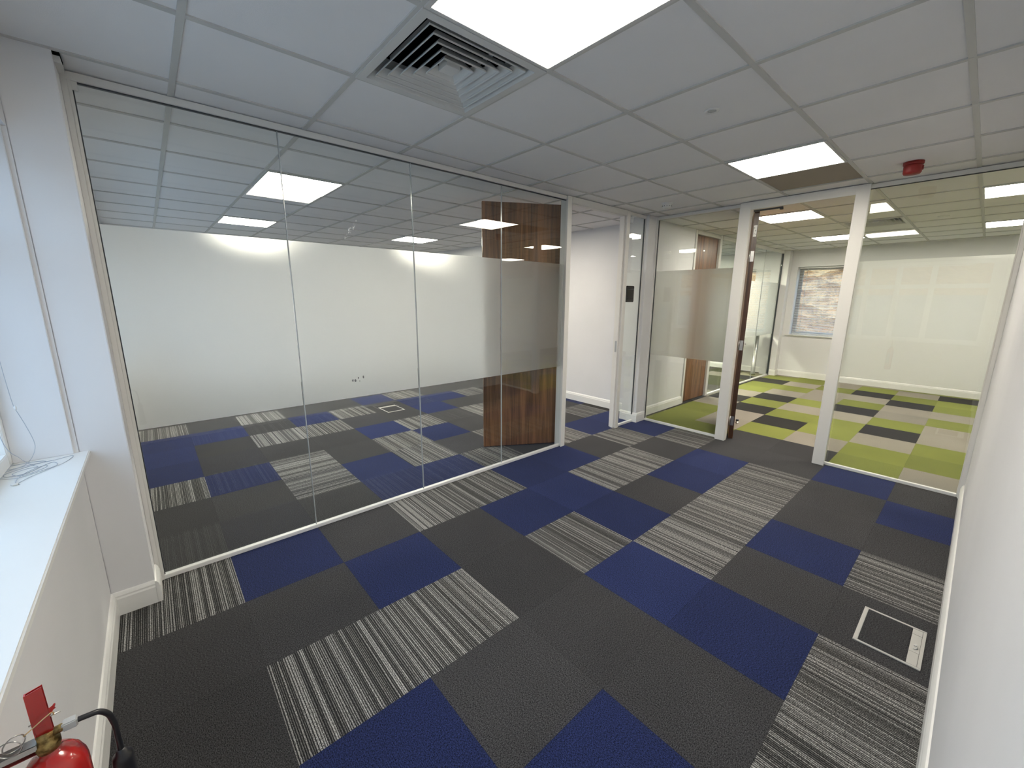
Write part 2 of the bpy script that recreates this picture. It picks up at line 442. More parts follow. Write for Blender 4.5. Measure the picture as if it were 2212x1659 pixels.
# ------------------------------------------------------------------ walls
WT = .26
SILL, HEADZ = .855, 2.18
def wall_with_window(name, y0, y1, x0, x1, wins, m=M['wall']):
    """wall in a y-slab with rectangular openings [(a,b)] between SILL and HEADZ"""
    b = MB(); xs = [x0]
    b.box(x0, x1, y0, y1, 0, SILL-.02); b.box(x0, x1, y0, y1, HEADZ, H+.30)
    for a, c in wins: b.box(xs[-1], a, y0, y1, SILL-.02, HEADZ); xs.append(c)
    b.box(xs[-1], x1, y0, y1, SILL-.02, HEADZ)
    return struct(b.build(name, m))
NW = (.005, 2.62)                      # near window opening
wall_with_window('wall_near', Y0-WT, Y0, X0-.2, 2.95, [(-5.35, -.95), NW])
wall_with_window('wall_back', Y1, Y1+WT, X0-.2, X1+.2, [(-5.2, -.75), (0., .86), (3.2, 4.6)])
w = MB(); w.box(X0-.2, X0, Y0, Y1, 0, H+.30); struct(w.build('wall_left', M['wall']))
# right wall of the room, with its slightly proud boxed section nearest the camera
w = MB(); w.box(2.7, 2.95, .52, 4.53, 0, H+.30); w.box(2.692, 2.95, Y0-.0, .52, 0, H+.30, bev=.003); struct(w.build('wall_right', M['wall']))
w = MB(); w.box(X1, X1+.2, 4.3, Y1+.1, 0, H+.30); struct(w.build('wall_far_right', M['wall']))
w = MB(); w.box(2.95, X1, 4.42, 4.53, 0, H+.30); struct(w.build('wall_front_right', M['wall']))
# wall between the glass room and the room behind it, and the one carrying the closed door
w = MB(); w.box(X0, -.36, 4.6, 4.72, 0, H+.30); w.box(-.36, -.24, 4.5, 5.655, 0, H+.30); struct(w.build('wall_middle', M['wall']))
w = MB(); w.box(-.36, -.145, 4.295, 4.50, 0, H+.004, bev=.003); struct(w.build('wall_pier', M['wall']))
w = MB(); w.box(-.36, 0., Y0, -.372, 0, H+.004, bev=.003); struct(w.build('wall_nib', M['wall']))
w = MB(); w.box(-.40, -.115, 9.42, Y1, 0, H+.004, bev=.003); struct(w.build('wall_corner_pier', M['wall']))

# baseboards (torus profile)
def base_prof(s=1): return [(0, 0), (.018*s, 0), (.018*s, .088), (.0145*s, .096), (.0145*s, .104), (.010*s, .112), (.006*s, .118), (0, .120)]
def bb_x(b, x0, x1, y, s):   # runs along x on wall plane y, facing s
    b.prism([(y+p[0], p[1]) for p in base_prof(s)], x0, x1, 'x')
def bb_y(b, y0, y1, x, s):
    b.prism([(x+p[0], p[1]) for p in base_prof(s)], y0, y1, 'y')
b = MB(); bb_x(b, .002, 2.69, Y0, 1); struct(b.build('baseboard_near', M['trim']))
b = MB(); bb_y(b, Y0, -.3725, 0., 1); bb_x(b, -.16, .018, -.372, 1); struct(b.build('baseboard_nib', M['trim']))
b = MB(); bb_y(b, .52, 4.44, 2.7, -1); bb_y(b, Y0+.02, .519, 2.692, -1); struct(b.build('baseboard_right', M['trim']))
b = MB(); bb_x(b, -.112, X1, Y1, -1); bb_x(b, X0, -.405, Y1, -1); struct(b.build('baseboard_back', M['trim']))
b = MB(); bb_x(b, X0+.02, -.37, 4.6, -1); struct(b.build('baseboard_middle', M['trim']))
b = MB(); bb_y(b, Y0, 4.58, X0, 1); struct(b.build('baseboard_left', M['trim']))
b = MB(); bb_x(b, X0, -.37, Y0, 1); struct(b.build('baseboard_glass_room', M['trim']))
b = MB(); bb_y(b, 4.56, 5.65, -.24, 1); struct(b.build('baseboard_green_room', M['trim']))
b = MB(); bb_y(b, 4.2955, 4.4995, -.145, 1); bb_x(b, -.378, -.127, 4.295, -1); bb_x(b, -.239, -.127, 4.50, 1); struct(b.build('baseboard_pier', M['trim']))
b = MB(); bb_y(b, 9.4205, 9.58, -.115, 1); bb_x(b, -.21, -.097, 9.42, -1); struct(b.build('baseboard_corner_pier', M['trim']))

# ------------------------------------------------------------------ windows
def window(name, x0, x1, yg, facing, mull, transom=None, vb=False, fm=None):
    """white frame filling an opening; yg glass plane; facing +1 when the room is towards +y"""
    root = sempty(name, ((x0+x1)/2, yg, SILL))
    f = MB(); fw = .055; z0, z1 = SILL, HEADZ
    a, c = yg-.03, yg+.03
    f.box(x0, x0+fw, a, c, z0, z1, bev=.004); f.box(x1-fw, x1, a, c, z0, z1, bev=.004)
    f.box(x0+fw, x1-fw, a, c, z0, z0+fw, bev=.004); f.box(x0+fw, x1-fw, a, c, z1-fw, z1, bev=.004)
    for mx in mull: f.box(mx-.035, mx+.035, a, c, z0+fw, z1-fw, bev=.004)
    if transom: f.box(x0+fw, x1-fw, a+.002, c-.002, transom-.035, transom+.035, bev=.004)
    f.build('window_frame', fm or M['trim'], root)
    g = MB(); g.box(x0+fw-.01, x1-fw+.01, yg-.003, yg+.003, z0+fw-.01, z1-fw+.01); g.build('glazing', M['winglass'], root)
    return root
W1 = window('window_1', NW[0], NW[1], Y0-WT+.04, 1, [.62, 1.085, 1.50, 1.93], 1.78)
# plaster reveal lining at the left of the window, a little proud of the pier face
b = MB(); b.box(.006, .020, Y0-WT+.07, -.548, SILL, HEADZ+.0, bev=.002); b.build('reveal_lining', M['wall'], W1)
b = MB(); b.box(.0, NW[1]+.02, Y0-WT+.065, -.500, SILL-.022, SILL, bev=.004); b.build('sill_board', M['trim'], W1)
W2 = window('window_2', -5.35, -.95, Y0-WT+.04, 1, [-4.3, -3.7, -3.1, -2.5, -1.9], 1.78)
b = MB(); b.box(-5.4, -.9, Y0-WT+.07, -.51, SILL-.022, SILL, bev=.004); b.build('sill_board', M['trim'], W2)
W3 = window('window_3', 0., .86, Y1+WT-.05, -1, [], None, fm=M['greyframe'])
b = MB(); b.box(-.06, .92, Y1-.035, Y1+WT-.085, SILL-.022, SILL, bev=.004); b.build('sill_board', M['trim'], W3)
W4 = window('window_4', -5.2, -.75, Y1+WT-.05, -1, [-4.3, -3.4, -2.5, -1.6], None, fm=M['greyframe'])
b = MB(); b.box(-5.25, -.70, Y1-.035, Y1+WT-.085, SILL-.022, SILL, bev=.004); b.build('sill_board', M['trim'], W4)
W5 = window('window_5', 3.2, 4.6, Y1+WT-.05, -1, [3.9], None)
b = MB(); b.box(3.15, 4.65, Y1-.035, Y1+WT-.085, SILL-.022, SILL, bev=.004); b.build('sill_board', M['trim'], W5)

# ------------------------------------------------------------------ glass partitions
FZ0, FZ1 = .862, 1.872
def pane_y(root, y0, y1, x, film_side=-1, z0=.02, z1=2.463, film=True):
    g = MB(); g.box(x-.005, x+.005, y0, y1, z0, z1); p = g.build('glass_pane', M['glass'], root)
    if film:
        f = MB(); s = film_side; a, b = sorted((x+s*.0055, x+s*.0062)); f.box(a, b, y0+.003, y1-.003, FZ0, FZ1)
        f.build('frosted_film', M['film'], p)
    return p
def pane_x(root, x0, x1, y, film_side=1, z0=.02, z1=2.463, film=True):
    g = MB(); g.box(x0, x1, y-.005, y+.005, z0, z1); p = g.build('glass_pane', M['glass'], root)
    if film:
        f = MB(); s = film_side; a, b = sorted((y+s*.0055, y+s*.0062)); f.box(x0+.003, x1-.003, a, b, FZ0, FZ1)
        f.build('frosted_film', M['film'], p)
    return p
GX = -.2; GY = 4.485
P1 = thing('glass_partition', 'long frameless glass wall with frosted band, closing the blue room on the left', 'glass partition', (GX, 1.2, 0))
ys = [-.342, .460, 1.284, 2.108, 2.905]
panes1 = []
for a, c in zip(ys, ys[1:]): panes1.append(pane_y(P1, a+.002, c-.002, GX))
for y in ys[1:-1]:
    j = MB(); j.box(GX-.006, GX+.006, y-.0022, y+.0022, .022, 2.463); j.build('glazing_joint', M['joint'], P1)
b = MB(); b.box(GX-.016, GX+.016, -.345, 2.905, 0, .024, bev=.002); b.build('floor_channel', M['trim'], P1)
b = MB(); b.box(GX-.020, GX+.020, -.372, 2.905, 2.460, H, bev=.002); b.build('head_channel', M['frame'], P1)
b = MB(); b.box(GX-.0075, GX+.0075, -.340, 2.905, 2.4545, 2.460); b.build('head_seal', M['seal'], P1)
b = MB(); b.box(GX-.030, GX+.030, -.372, -.352, 0, 2.46, bev=.002); b.box(GX-.018, GX+.018, -.352, -.340, 0, 2.46, bev=.0015); b.build('end_post', M['frame'], P1)
b = MB(); b.box(GX-.006, GX+.006, -.340, -.336, .024, 2.455); b.build('edge_seal', M['seal'], P1)
def residue(parent, pts, plane, coord, mat, r=.006, name='adhesive_mark'):
    b = MB()
    for (a, z, s) in pts:
        n = 7; V = []
        for k in range(n):
            t = 2*PI*k/n; rr = r*s*(.6+.6*random.random())
            da, dz = rr*math.cos(t)*.6, rr*math.sin(t)
            V.append((a+da, z+dz))
        if plane == 'x': b.prism([(v[0], v[1]) for v in V], coord, coord+.0006, 'x')
        else: b.prism([(v[0], v[1]) for v in V], coord, coord+.0006, 'y')
    b.build(name, mat, parent)
pts = []
for k in range(26):
    t = k/25; pts.append((.796+.083*t+random.uniform(-.008, .008), 1.914+.122*t+random.uniform(-.010, .010), random.uniform(.4, 1.35)))
residue(panes1[1], [(p[0], p[1], p[2]) for p in pts], 'x', GX+.005, M['residue'], .0065)
for pm in [(.778, .984, 1.5), (.795, .981, 1.5), (.817, .998, .9), (.853, 1.0, 1.2), (.825, .975, .6)]: residue(panes1[1], [pm], 'x', GX+.005, M['residuedark'], .008, 'smudge_mark')

b = MB(); b.box(GX-.010, GX+.010, -.350, -.322, 2.425, 2.475, bev=.001); b.build('glazing_clip', M['frame'], P1)

P2 = thing('glass_partition', 'narrow frameless glass panel carrying the black touch screen beside the pier', 'glass partition', (GX, 4.1, 0))
p2p = pane_y(P2, 3.922, 4.284, GX)
b = MB(); b.box(GX-.016, GX+.016, 3.922, 4.275, 0, .024, bev=.002); b.build('floor_channel', M['trim'], P2)
b = MB(); b.box(GX-.020, GX+.020, 3.922, 4.294, 2.460, H, bev=.002); b.build('head_channel', M['frame'], P2)
b = MB(); b.box(GX-.018, GX+.018, 4.284, 4.295, .122, 2.46, bev=.0015); b.build('end_post', M['frame'], P2)
b = MB(); b.box(GX-.0075, GX+.0075, 4.279, 4.284, .024, 2.455); b.build('edge_seal', M['seal'], P2)

P3 = thing('glass_partition', 'glass panel with frosted band between the square pier and the open doorway', 'glass partition', (.33, GY, 0))
pane_x(P3, -.125, .80, GY)
b = MB(); b.box(-.126, .80, GY-.016, GY+.016, 0, .024, bev=.002); b.build('floor_channel', M['trim'], P3)
b = MB(); b.box(-.145, .80, GY-.020, GY+.020, 2.460, H, bev=.002); b.build('head_channel', M['frame'], P3)
b = MB(); b.box(-.145, -.128, GY-.018, GY+.0149, .122, 2.46, bev=.0015); b.build('end_post', M['frame'], P3)
b = MB(); b.box(-.128, -.122, GY-.0075, GY+.0075, .024, 2.455); b.build('edge_seal', M['seal'], P3)

P4 = thing('glass_partition', 'wide glass panel with frosted band between the open doorway and the right wall', 'glass partition', (2.25, GY, 0))
p4p = pane_x(P4, 1.795, 2.672, GY)
b = MB(); b.box(1.795, 2.668, GY-.016, GY+.016, 0, .024, bev=.002); b.build('floor_channel', M['trim'], P4)
b = MB(); b.box(1.795, 2.70, GY-.020, GY+.020, 2.460, H, bev=.002); b.build('head_channel', M['frame'], P4)
b = MB(); b.box(1.795, 2.668, GY-.0075, GY+.0075, 2.4545, 2.460); b.build('head_seal', M['seal'], P4)
b = MB(); b.box(2.676, 2.70, GY-.045, GY+.018, 0, 2.46, bev=.002); b.box(2.668, 2.676, GY-.016, GY+.016, 0, 2.46, bev=.0015); b.build('end_post', M['frame'], P4)
residue(p4p, [(1.824+.009*k+random.uniform(-.003, .003), 1.936+.0115*k, .7+.5*random.random()) for k in range(5)], 'y', GY-.0056, M['residue'], .005)
residue(p4p, [(2.54+.011*k, 1.942-.003*k, .6+.5*random.random()) for k in range(8)], 'y', GY-.0056, M['residue'], .004)

P5 = thing('glass_partition', 'frosted glass wall beyond the open door, closing the dark carpeted room at the far left', 'glass partition', (-.24, 8., 0))
ys5 = [6.53, 7.5, 8.47, 9.40]
for a, c in zip(ys5, ys5[1:]): pane_y(P5, a+.002, c-.002, -.24)
for y in ys5[1:-1]:
    j = MB(); j.box(-.246, -.234, y-.0022, y+.0022, .022, 2.463); j.build('glazing_joint', M['joint'], P5)
b = MB(); b.box(-.256, -.224, 6.53, 9.40, 0, .024, bev=.002); b.build('floor_channel', M['trim'], P5)
b = MB(); b.box(-.262, -.218, 6.53, 9.418, 2.440, H, bev=.002); b.build('head_channel', M['frame'], P5)
b = MB(); b.box(-.258, -.222, 9.402, 9.418, .0, 2.44, bev=.0015); b.build('end_post', M['seal'], P5)

# ------------------------------------------------------------------ doors
def jamb_profile_x(x0, x1, yc0, yc1, y0, y1): pass
# door_1: opening in the left glass line, leaf swung into the blue room
D1 = sempty('door_1', (GX, 3.41, 0))
def jamb(b, x0, x1, y0, y1, z1):
    b.box(x0, x1, y0, y1, 0, z1, bev=.003)
b = MB()
jamb(b, -.262, -.168, 2.905, 2.945, 2.492); jamb(b, -.235, -.190, 2.945, 2.960, 2.45)
b.box(-.168, -.160, 2.892, 2.955, 0, 2.492, bev=.002)
jamb(b, -.262, -.168, 3.882, 3.922, 2.492); jamb(b, -.235, -.190, 3.867, 3.882, 2.45)
b.box(-.168, -.160, 3.874, 3.936, 0, 2.492, bev=.002)
b.box(-.262, -.168, 2.945, 3.882, 2.447, 2.492, bev=.003); b.box(-.168, -.160, 2.955, 3.874, 2.437, 2.492, bev=.002); b.box(-.235, -.190, 2.960, 3.867, 2.434, 2.447, bev=.002)
b.build('door_frame', M['frame'], D1)
b = MB(); b.box(-.225, -.200, 3.8665, 3.8672, .93, 1.06); b.build('strike_plate', M['steel'], D1)
def leaf(parent, hinge, ang, w, h, mat, t=.044, z0=.008, flip=1, edge=None):
    """leaf running from hinge along angle ang (deg, in plan); thickness to the flip side"""
    lf = MB(); lf.box(0, w, 0, t*flip, 0, h, bev=.0015)
    o = lf.build('door_leaf', mat)
    o.parent = parent
    o.matrix_parent_inverse = parent.matrix_basis.inverted()
    o.matrix_basis = Matrix.Translation((hinge[0], hinge[1], z0)) @ Matrix.Rotation(math.radians(ang), 4, 'Z')
    return o
def sub(parent, mb, name, mat):
    o = mb.build(name, mat); o.parent = parent; return o
def lever(parent, x, y, z, s, d):
    """lever handle on a leaf in leaf space; s side normal (+/-1), d lever direction along x"""
    b = MB()
    T = Matrix.Translation((x, y, z)) @ Matrix.Rotation(-s*PI/2, 4, 'X')
    b.lathe([(0, 0), (.026, 0), (.026, .006), (.022, .008), (.010, .009), (.010, .045), (0, .045)], mat=T, seg=24)
    b.tube(spline([(x, y+s*.040, z), (x+d*.03, y+s*.046, z), (x+d*.12, y+s*.046, z)], 5), .0095, 12)
    return sub(parent, b, 'lever_handle', M['steel'])
lf1 = leaf(D1, (-.268, 2.955), math.degrees(math.atan2(-.70, -.41)), .80, 2.425, M['walnut'], flip=-1)
lever(lf1, .745, 0., 1.0, 1, -1); lever(lf1, .745, -.044, 1.0, -1, -1)

# door_2: opening in the front glass line, leaf swung into the green room, seen on its hinge edge
D2 = sempty('door_2', (1.3, GY, 0))
b = MB()
b.box(.800, .880, 4.432, 4.530, 0, 2.492, bev=.003); b.box(.790, .893, 4.422, 4.432, 0, 2.492, bev=.002); b.box(.880, .893, 4.440, 4.480, 0, 2.43, bev=.002)
b.box(1.722, 1.795, 4.432, 4.530, 0, 2.492, bev=.003); b.box(1.712, 1.805, 4.422, 4.432, 0, 2.492, bev=.002); b.box(1.708, 1.722, 4.440, 4.480, 0, 2.43, bev=.002)
b.box(.880, 1.722, 4.432, 4.530, 2.432, 2.492, bev=.003); b.box(.893, 1.712, 4.422, 4.432, 2.418, 2.492, bev=.002)
b.build('door_frame', M['frame'], D2)
lf2 = leaf(D2, (.894, 4.537), 112, .80, 2.415, M['walnut'], flip=-1)
b = MB(); b.box(-.0012, 0, -.0435, -.0005, .001, 2.414); sub(lf2, b, 'lipping', M['walnutdark'])
for z in (2.0-.075, 1.064-.06, .218-.06):
    b = MB(); b.box(-.003, -.0012, -.036, -.006, z-.005, z+.10, bev=.0005)
    T = Matrix.Translation((-.004, 0.004, z-.005)); b.lathe([(0, 0), (.006, 0), (.006, .105), (0, .105)], mat=T, seg=14)
    for dz in (.015, .05, .085): b.lathe([(0, -.0004), (.0035, -.0004), (.003, .0002), (0, .0004)], mat=Matrix.Translation((-.003, -.022, z+dz)) @ Matrix.Rotation(-PI/2, 4, 'Y'), seg=10)
    o = sub(lf2, b, 'hinge', M['steel'])
b = MB(); b.box(-.0022, -.0013, -.036, -.008, 2.165, 2.275); o = sub(lf2, b, 'sticker', M['white']); o['label'] = 'white printed sticker'
b = MB()
for (yy, zz, r) in [(-.014, 2.25, .0035), (-.026, 2.222, .004), (-.016, 2.19, .0028), (-.028, 2.188, .0028), (-.022, 2.196, .002)]:
    b.box(-.0028, -.0021, yy-r, yy+r, zz-r, zz+r)
sub(lf2, b, 'sticker_print', M['seal'])
lever(lf2, .745, -.044, 1.01, -1, -1); lever(lf2, .745, 0, 1.01, 1, -1)
b = MB(); b.box(.905, 1.16, 4.470, 4.492, 2.404, 2.418, bev=.002); b.box(1.135, 1.16, 4.466, 4.496, 2.392, 2.409, bev=.002); b.build('closer_arm', M['seal'], D2)
# door_3: closed walnut door in the far left wall
D3 = sempty('door_3', (-.24, 6.08, 0))
b = MB(); b.box(-.36, -.225, 5.655, 5.705, 0, 2.492, bev=.003); b.box(-.36, -.225, 6.455, 6.53, 0, 2.492, bev=.003); b.box(-.36, -.225, 5.705, 6.455, 2.44, 2.492, bev=.003)
b.build('door_frame', M['frame'], D3)
b = MB(); b.box(-.30, -.256, 5.708, 6.452, .008, 2.436, bev=.002); lf3 = b.build('door_leaf', M['walnut'], D3)

# ------------------------------------------------------------------ ceiling fittings
def make_light(x, y, label, group):
    t = thing('ceiling_light', label, 'ceiling light', (x+.3, y+.3, H), group)
    f = MB(); a, bq = .296, .278
    f.box(-a, a, -a, -bq, -.006, .005, bev=.001); f.box(-a, a, bq, a, -.006, .005, bev=.001)
    f.box(-a, -bq, -bq, bq, -.006, .005, bev=.001); f.box(bq, a, -bq, bq, -.006, .005, bev=.001)
    o = f.build('frame', M['ledframe']); o.parent = t
    d = MB(); d.box(-bq, bq, -bq, bq, -.004, .004); o = d.build('diffuser', M['led']); o.parent = t
    return t
LT = [
 (1.2, .6, 'square panel light in this room, nearest the camera beside the air diffuser'),
 (1.2, 3.0, 'square panel light in this room just in front of the dark ceiling tile'),
 (-1.8, .6, 'panel light in the blue room, the near one just behind the long glass wall'),
 (-1.8, 3.0, 'panel light in the blue room, partly hidden behind the top of the open walnut door'),
 (-4.2, .6, 'panel light in the blue room, near its far wall at the left end'),
 (-4.2, 3.0, 'panel light in the blue room, far one left of the open door'),
 (.6, 5.28, 'panel light in the green room, seen through the doorway just beside the walnut leaf'),
 (.6, 7.68, 'panel light in the green room, seen through the doorway farthest back'),
 (2.4, 5.28, 'panel light in the green room behind the right glass panel, nearer one'),
 (2.4, 7.68, 'panel light in the green room behind the right glass panel, farther one'),
 (-1.8, 7.68, 'unseen panel light added to brighten the dark room behind the far frosted glass'),  # this lamp and the rest below are unseen, added for their light
 (4.8, 6.48, 'unseen panel light added to brighten the right end of the green room'),
 (-1.8, 5.28, 'unseen panel light added to brighten the dark room, behind the closed walnut door wall'),
 (-4.2, 6.48, 'unseen panel light added to brighten the dark room, far to the left'),
]
proto = None
for x, y, lab in LT:
    if proto is None: proto = make_light(x, y, lab, 'square ceiling panel lights'); continue
    c = copy_tree(proto); c.location = (x+.3, y+.3, H); c['label'] = lab
    if x < 0:
        for ch in c.children:
            if ch.name.startswith('diffuser'): ch.data = ch.data.copy(); ch.data.materials[0] = M['led3'] if y > 4.6 else (M['led4'] if x < -3 else (M['led2'] if y < 2 else M['led']))

def make_diffuser(x, y, label):
    t = thing('air_diffuser', label, 'air diffuser', (x+.3, y+.3, H), 'square ceiling air diffusers')
    def ring(b, ro, zo, ri, zi, th=.003):
        # sloping blade from outer low edge (ro,zo) to inner high edge (ri,zi)
        for s in range(4):
            c, sn = round(math.cos(s*PI/2)), round(math.sin(s*PI/2))
            def R(p): return (p[0]*c-p[1]*sn, p[0]*sn+p[1]*c, p[2])
            o1, o2 = (-ro, -ro, zo), (ro, -ro, zo); i1, i2 = (-ri, -ri, zi), (ri, -ri, zi)
            up = lambda p: (p[0], p[1], p[2]+th)
            V = [b.bm.verts.new(R(p)) for p in (o1, o2, i2, i1, up(o1), up(o2), up(i2), up(i1))]
            for f in ((0, 1, 2, 3), (7, 6, 5, 4), (0, 4, 5, 1), (3, 2, 6, 7), (0, 3, 7, 4), (1, 5, 6, 2)): b.bm.faces.new([V[k] for k in f])
    b = MB(); ring(b, .297, -.004, .262, -.004, .008); ring(b, .262, -.004, .246, .030, .004); ring(b, .246, .030, .244, .09, .004)
    o = b.build('flange', M['vent']); o.parent = t
    for k in range(5):
        ro = .232-.040*k
        b = MB(); ring(b, ro, .004+.001*k, ro-.026, .034+.001*k); ring(b, ro+.0018, -.001+.001*k, ro-.002, .002+.001*k, .004); pass
        o = b.build('vane', M['vent']); o.parent = t
    b = MB(); b.box(-.034, .034, -.034, .034, .012, .016, bev=.001)
    ring(b, .034, .014, .030, .05, .003)
    o = b.build('centre_plate', M['vent']); o.parent = t
    for a in (-1, 1):
        b = MB(); b.box(-.23, .23, a*.16-.002, a*.16+.002, .085, .100)
        o = b.build('support_bar', M['vent']); o.parent = t
    return t
V1 = make_diffuser(.6, .6, 'square stepped air diffuser overhead beside the nearest panel light')
V2 = copy_tree(V1); V2.location = (1.5, 6.78, H); V2['label'] = 'square air diffuser on the green room ceiling behind the right door jamb'

t = thing('smoke_detector', 'small white round smoke detector on the ceiling above the corner pier', 'smoke detector', (.286, 3.893, H+.006))
b = MB(); b.lathe([(0, 0), (.052, 0), (.052, -.010), (.048, -.014), (0, -.014)]); o = b.build('base', M['white']); o.parent = t
b = MB(); b.lathe([(.040, -.013), (.040, -.024), (.044, -.026), (.044, -.040), (.036, -.050), (.018, -.053), (0, -.053)]); o = b.build('sensor_head', M['white']); o.parent = t
b = MB()
for k in range(12):
    a = 2*PI*k/12; b.box(-.004, .004, -.0016, .0016, -.036, -.028)
    for v in list(b.bm.verts)[-8:]: v.co = Matrix.Rotation(a, 4, 'Z') @ (v.co+Vector((.0435, 0, 0)))
o = b.build('vent_slot', M['seal']); o.parent = t

t = thing('alarm_sounder', 'red round fire alarm sounder on the ceiling near the right glass panel', 'alarm', (2.095, 3.98, H+.006))
b = MB(); b.lathe([(0, 0), (.056, 0), (.056, -.018), (.052, -.022), (0, -.022)]); o = b.build('base', M['red']); o.parent = t
b = MB(); b.lathe([(.046, -.02), (.051, -.026), (.050, -.070), (.044, -.080), (0, -.082)]); o = b.build('horn_body', M['red']); o.parent = t
b = MB(); b.box(.045, .056, -.014, .014, -.060, -.030, bev=.003); o = b.build('grille', M['red']); o.parent = t

t = thing('presence_sensor', 'small round recessed sensor in a white ring on the ceiling', 'sensor', (1.496, 2.112, H+.006))
b = MB(); b.lathe([(.022, .0), (.037, 0), (.036, -.004), (.024, -.005), (.020, -.003), (.020, .0)]); o = b.build('ring', M['white']); o.parent = t
b = MB(); b.lathe([(0, -.001), (.019, -.001), (.019, -.003), (.010, -.007), (0, -.008)]); o = b.build('lens', M['desk']); o.parent = t
t = thing('presence_sensor', 'pale round sensor on the green room ceiling behind the right glass panel', 'sensor', (2.10, 6.82, H+.006))
b = MB(); b.lathe([(.022, .0), (.050, 0), (.048, -.006), (.024, -.007), (.020, -.003), (.020, .0)]); o = b.build('ring', M['white']); o.parent = t
b = MB(); b.lathe([(0, -.001), (.019, -.001), (.019, -.003), (.010, -.007), (0, -.008)]); o = b.build('lens', M['white']); o.parent = t

# missing piece of perimeter trim: dark slot by the head of the long glass wall
b = MB(); b.box(-.150, -.030, -.372, -.352, H-.030, H-.001); o = b.build('trim_1', M['frame']); struct(o)
b = MB(); b.box(-.112, -.004, -.3715, -.350, H-.005, H+.005); o = b.build('slot_shade', M['void']); struct(o)  # black box painting the shade inside the slot

# ------------------------------------------------------------------ small things
# touch screen on the narrow glass panel
t = thing('touch_screen', 'black touch screen panel fixed to the narrow glass beside the pier', 'screen', (GX+.006, 4.055, 1.60))
def rrect(w, h, r, n=5):
    out = []
    for cx, cy, a0 in ((w/2-r, h/2-r, 0), (-w/2+r, h/2-r, 90), (-w/2+r, -h/2+r, 180), (w/2-r, -h/2+r, 270)):
        for k in range(n+1):
            a = math.radians(a0+90*k/n); out.append((cx+r*math.cos(a), cy+r*math.sin(a)))
    return out
b = MB(); b.prism(rrect(.150, .185, .014), 0, .012, 'x'); o = b.build('housing', M['black']); o.parent = t
b = MB(); b.prism(rrect(.128, .122, .003), .012, .0128, 'x'); o = b.build('display', M['blackgloss']); o.parent = t
b = MB(); b.prism([(-.062, .048), (.062, .048), (.062, .056), (-.062, .056)], .0128, .0133, 'x'); o = b.build('status_bar', M['seal']); o.parent = t

# floor boxes
def floor_box(x0, x1, y0, y1, label, flip=False):
    t = thing('floor_box', label, 'floor box', ((x0+x1)/2, (y0+y1)/2, 0))
    w, d = (x1-x0)/2, (y1-y0)/2; s = -1 if flip else 1
    f = MB(); r = .011
    f.box(-w, w, -d, -d+r, 0.0005, .006, bev=.001); f.box(-w, w, d-r, d, 0.0005, .006, bev=.001)
    xs = sorted((s*w, s*(w-.012))); f.box(xs[0], xs[1], -d+r, d-r, 0.0005, .006, bev=.001)
    xs = sorted((-s*w, -s*(w-.016))); f.box(xs[0], xs[1], -d+r, d-r, 0.0005, .006, bev=.001)
    o = f.build('frame', M['greyplastic']); o.parent = t
    xs = sorted((s*(w-.013), s*(w-.047))); l = MB()
    for a, c in ((-d+.013, -d*.30), (-d*.29, d*.62), (d*.63, d-.013)): l.box(xs[0], xs[1], a, c, .0005, .0052, bev=.0008)
    o = l.build('cable_flap', M['greyplastic']); o.parent = t
    xs = sorted((s*(w-.049), -s*(w-.017))); l = MB(); uv = l.bm.loops.layers.uv.new('UVMap'); l.box(xs[0], xs[1], -d+.012, d-.012, .0004, .0046)
    for fc in l.bm.faces:
        for lp in fc.loops: lp[uv].uv = (lp.vert.co.x, lp.vert.co.y)
    o = l.build('carpet_inset', CP['K']); o.parent = t
    xc = s*(w-.024); h = MB(); h.tube(spline([(xc-.010, .004, .0055), (xc, .006, .0095), (xc+.002*s, .0, .011), (xc, -.020, .0095), (xc-.010, -.022, .0055)], 4), .0022, 8)
    o = h.build('lift_handle', M['steel']); o.parent = t
    return t
floor_box(2.425, 2.652, 2.047, 2.356, 'rectangular grey floor box with carpet inset beside the right wall')
floor_box(-2.905, -2.575, 2.075, 2.325, 'small grey floor box in the blue room carpet, seen below the frosted band', True)

# door stop on the green carpet, black-tipped
t = thing('door_stop', 'small floor door stop beside the foot of the open walnut door', 'door stop', (.72, 5.26, 0))
b = MB(); b.lathe([(0, 0), (.022, 0), (.022, .006), (.014, .010), (.012, .030), (0, .030)], seg=20); o = b.build('stem', M['steel']); o.parent = t
b = MB(); b.lathe([(.0, .030), (.017, .030), (.018, .036), (.017, .046), (0, .048)], seg=20); o = b.build('rubber_cap', M['black']); o.parent = t

# grey pole-legged table behind the far glass
t = thing('pedestal_table', 'grey tubular table leg and top standing behind the far frosted glass', 'table', (-.42, 9.12, 0))
b = MB(); b.lathe([(0, 0), (.045, 0), (.045, .008), (.040, .03), (.040, .86), (0, .86)], seg=24); o = b.build('leg', M['steel']); o.parent = t
b = MB(); b.box(-.75, .10, -.28, .20, .862, .892, bev=.003); o = b.build('table_top', M['desk']); o.parent = t
b = MB(); b.lathe([(0, 0), (.052, 0), (.052, .022), (.046, .03), (0, .03)], seg=24); o = b.build('foot_cap', M['black']); o.parent = t

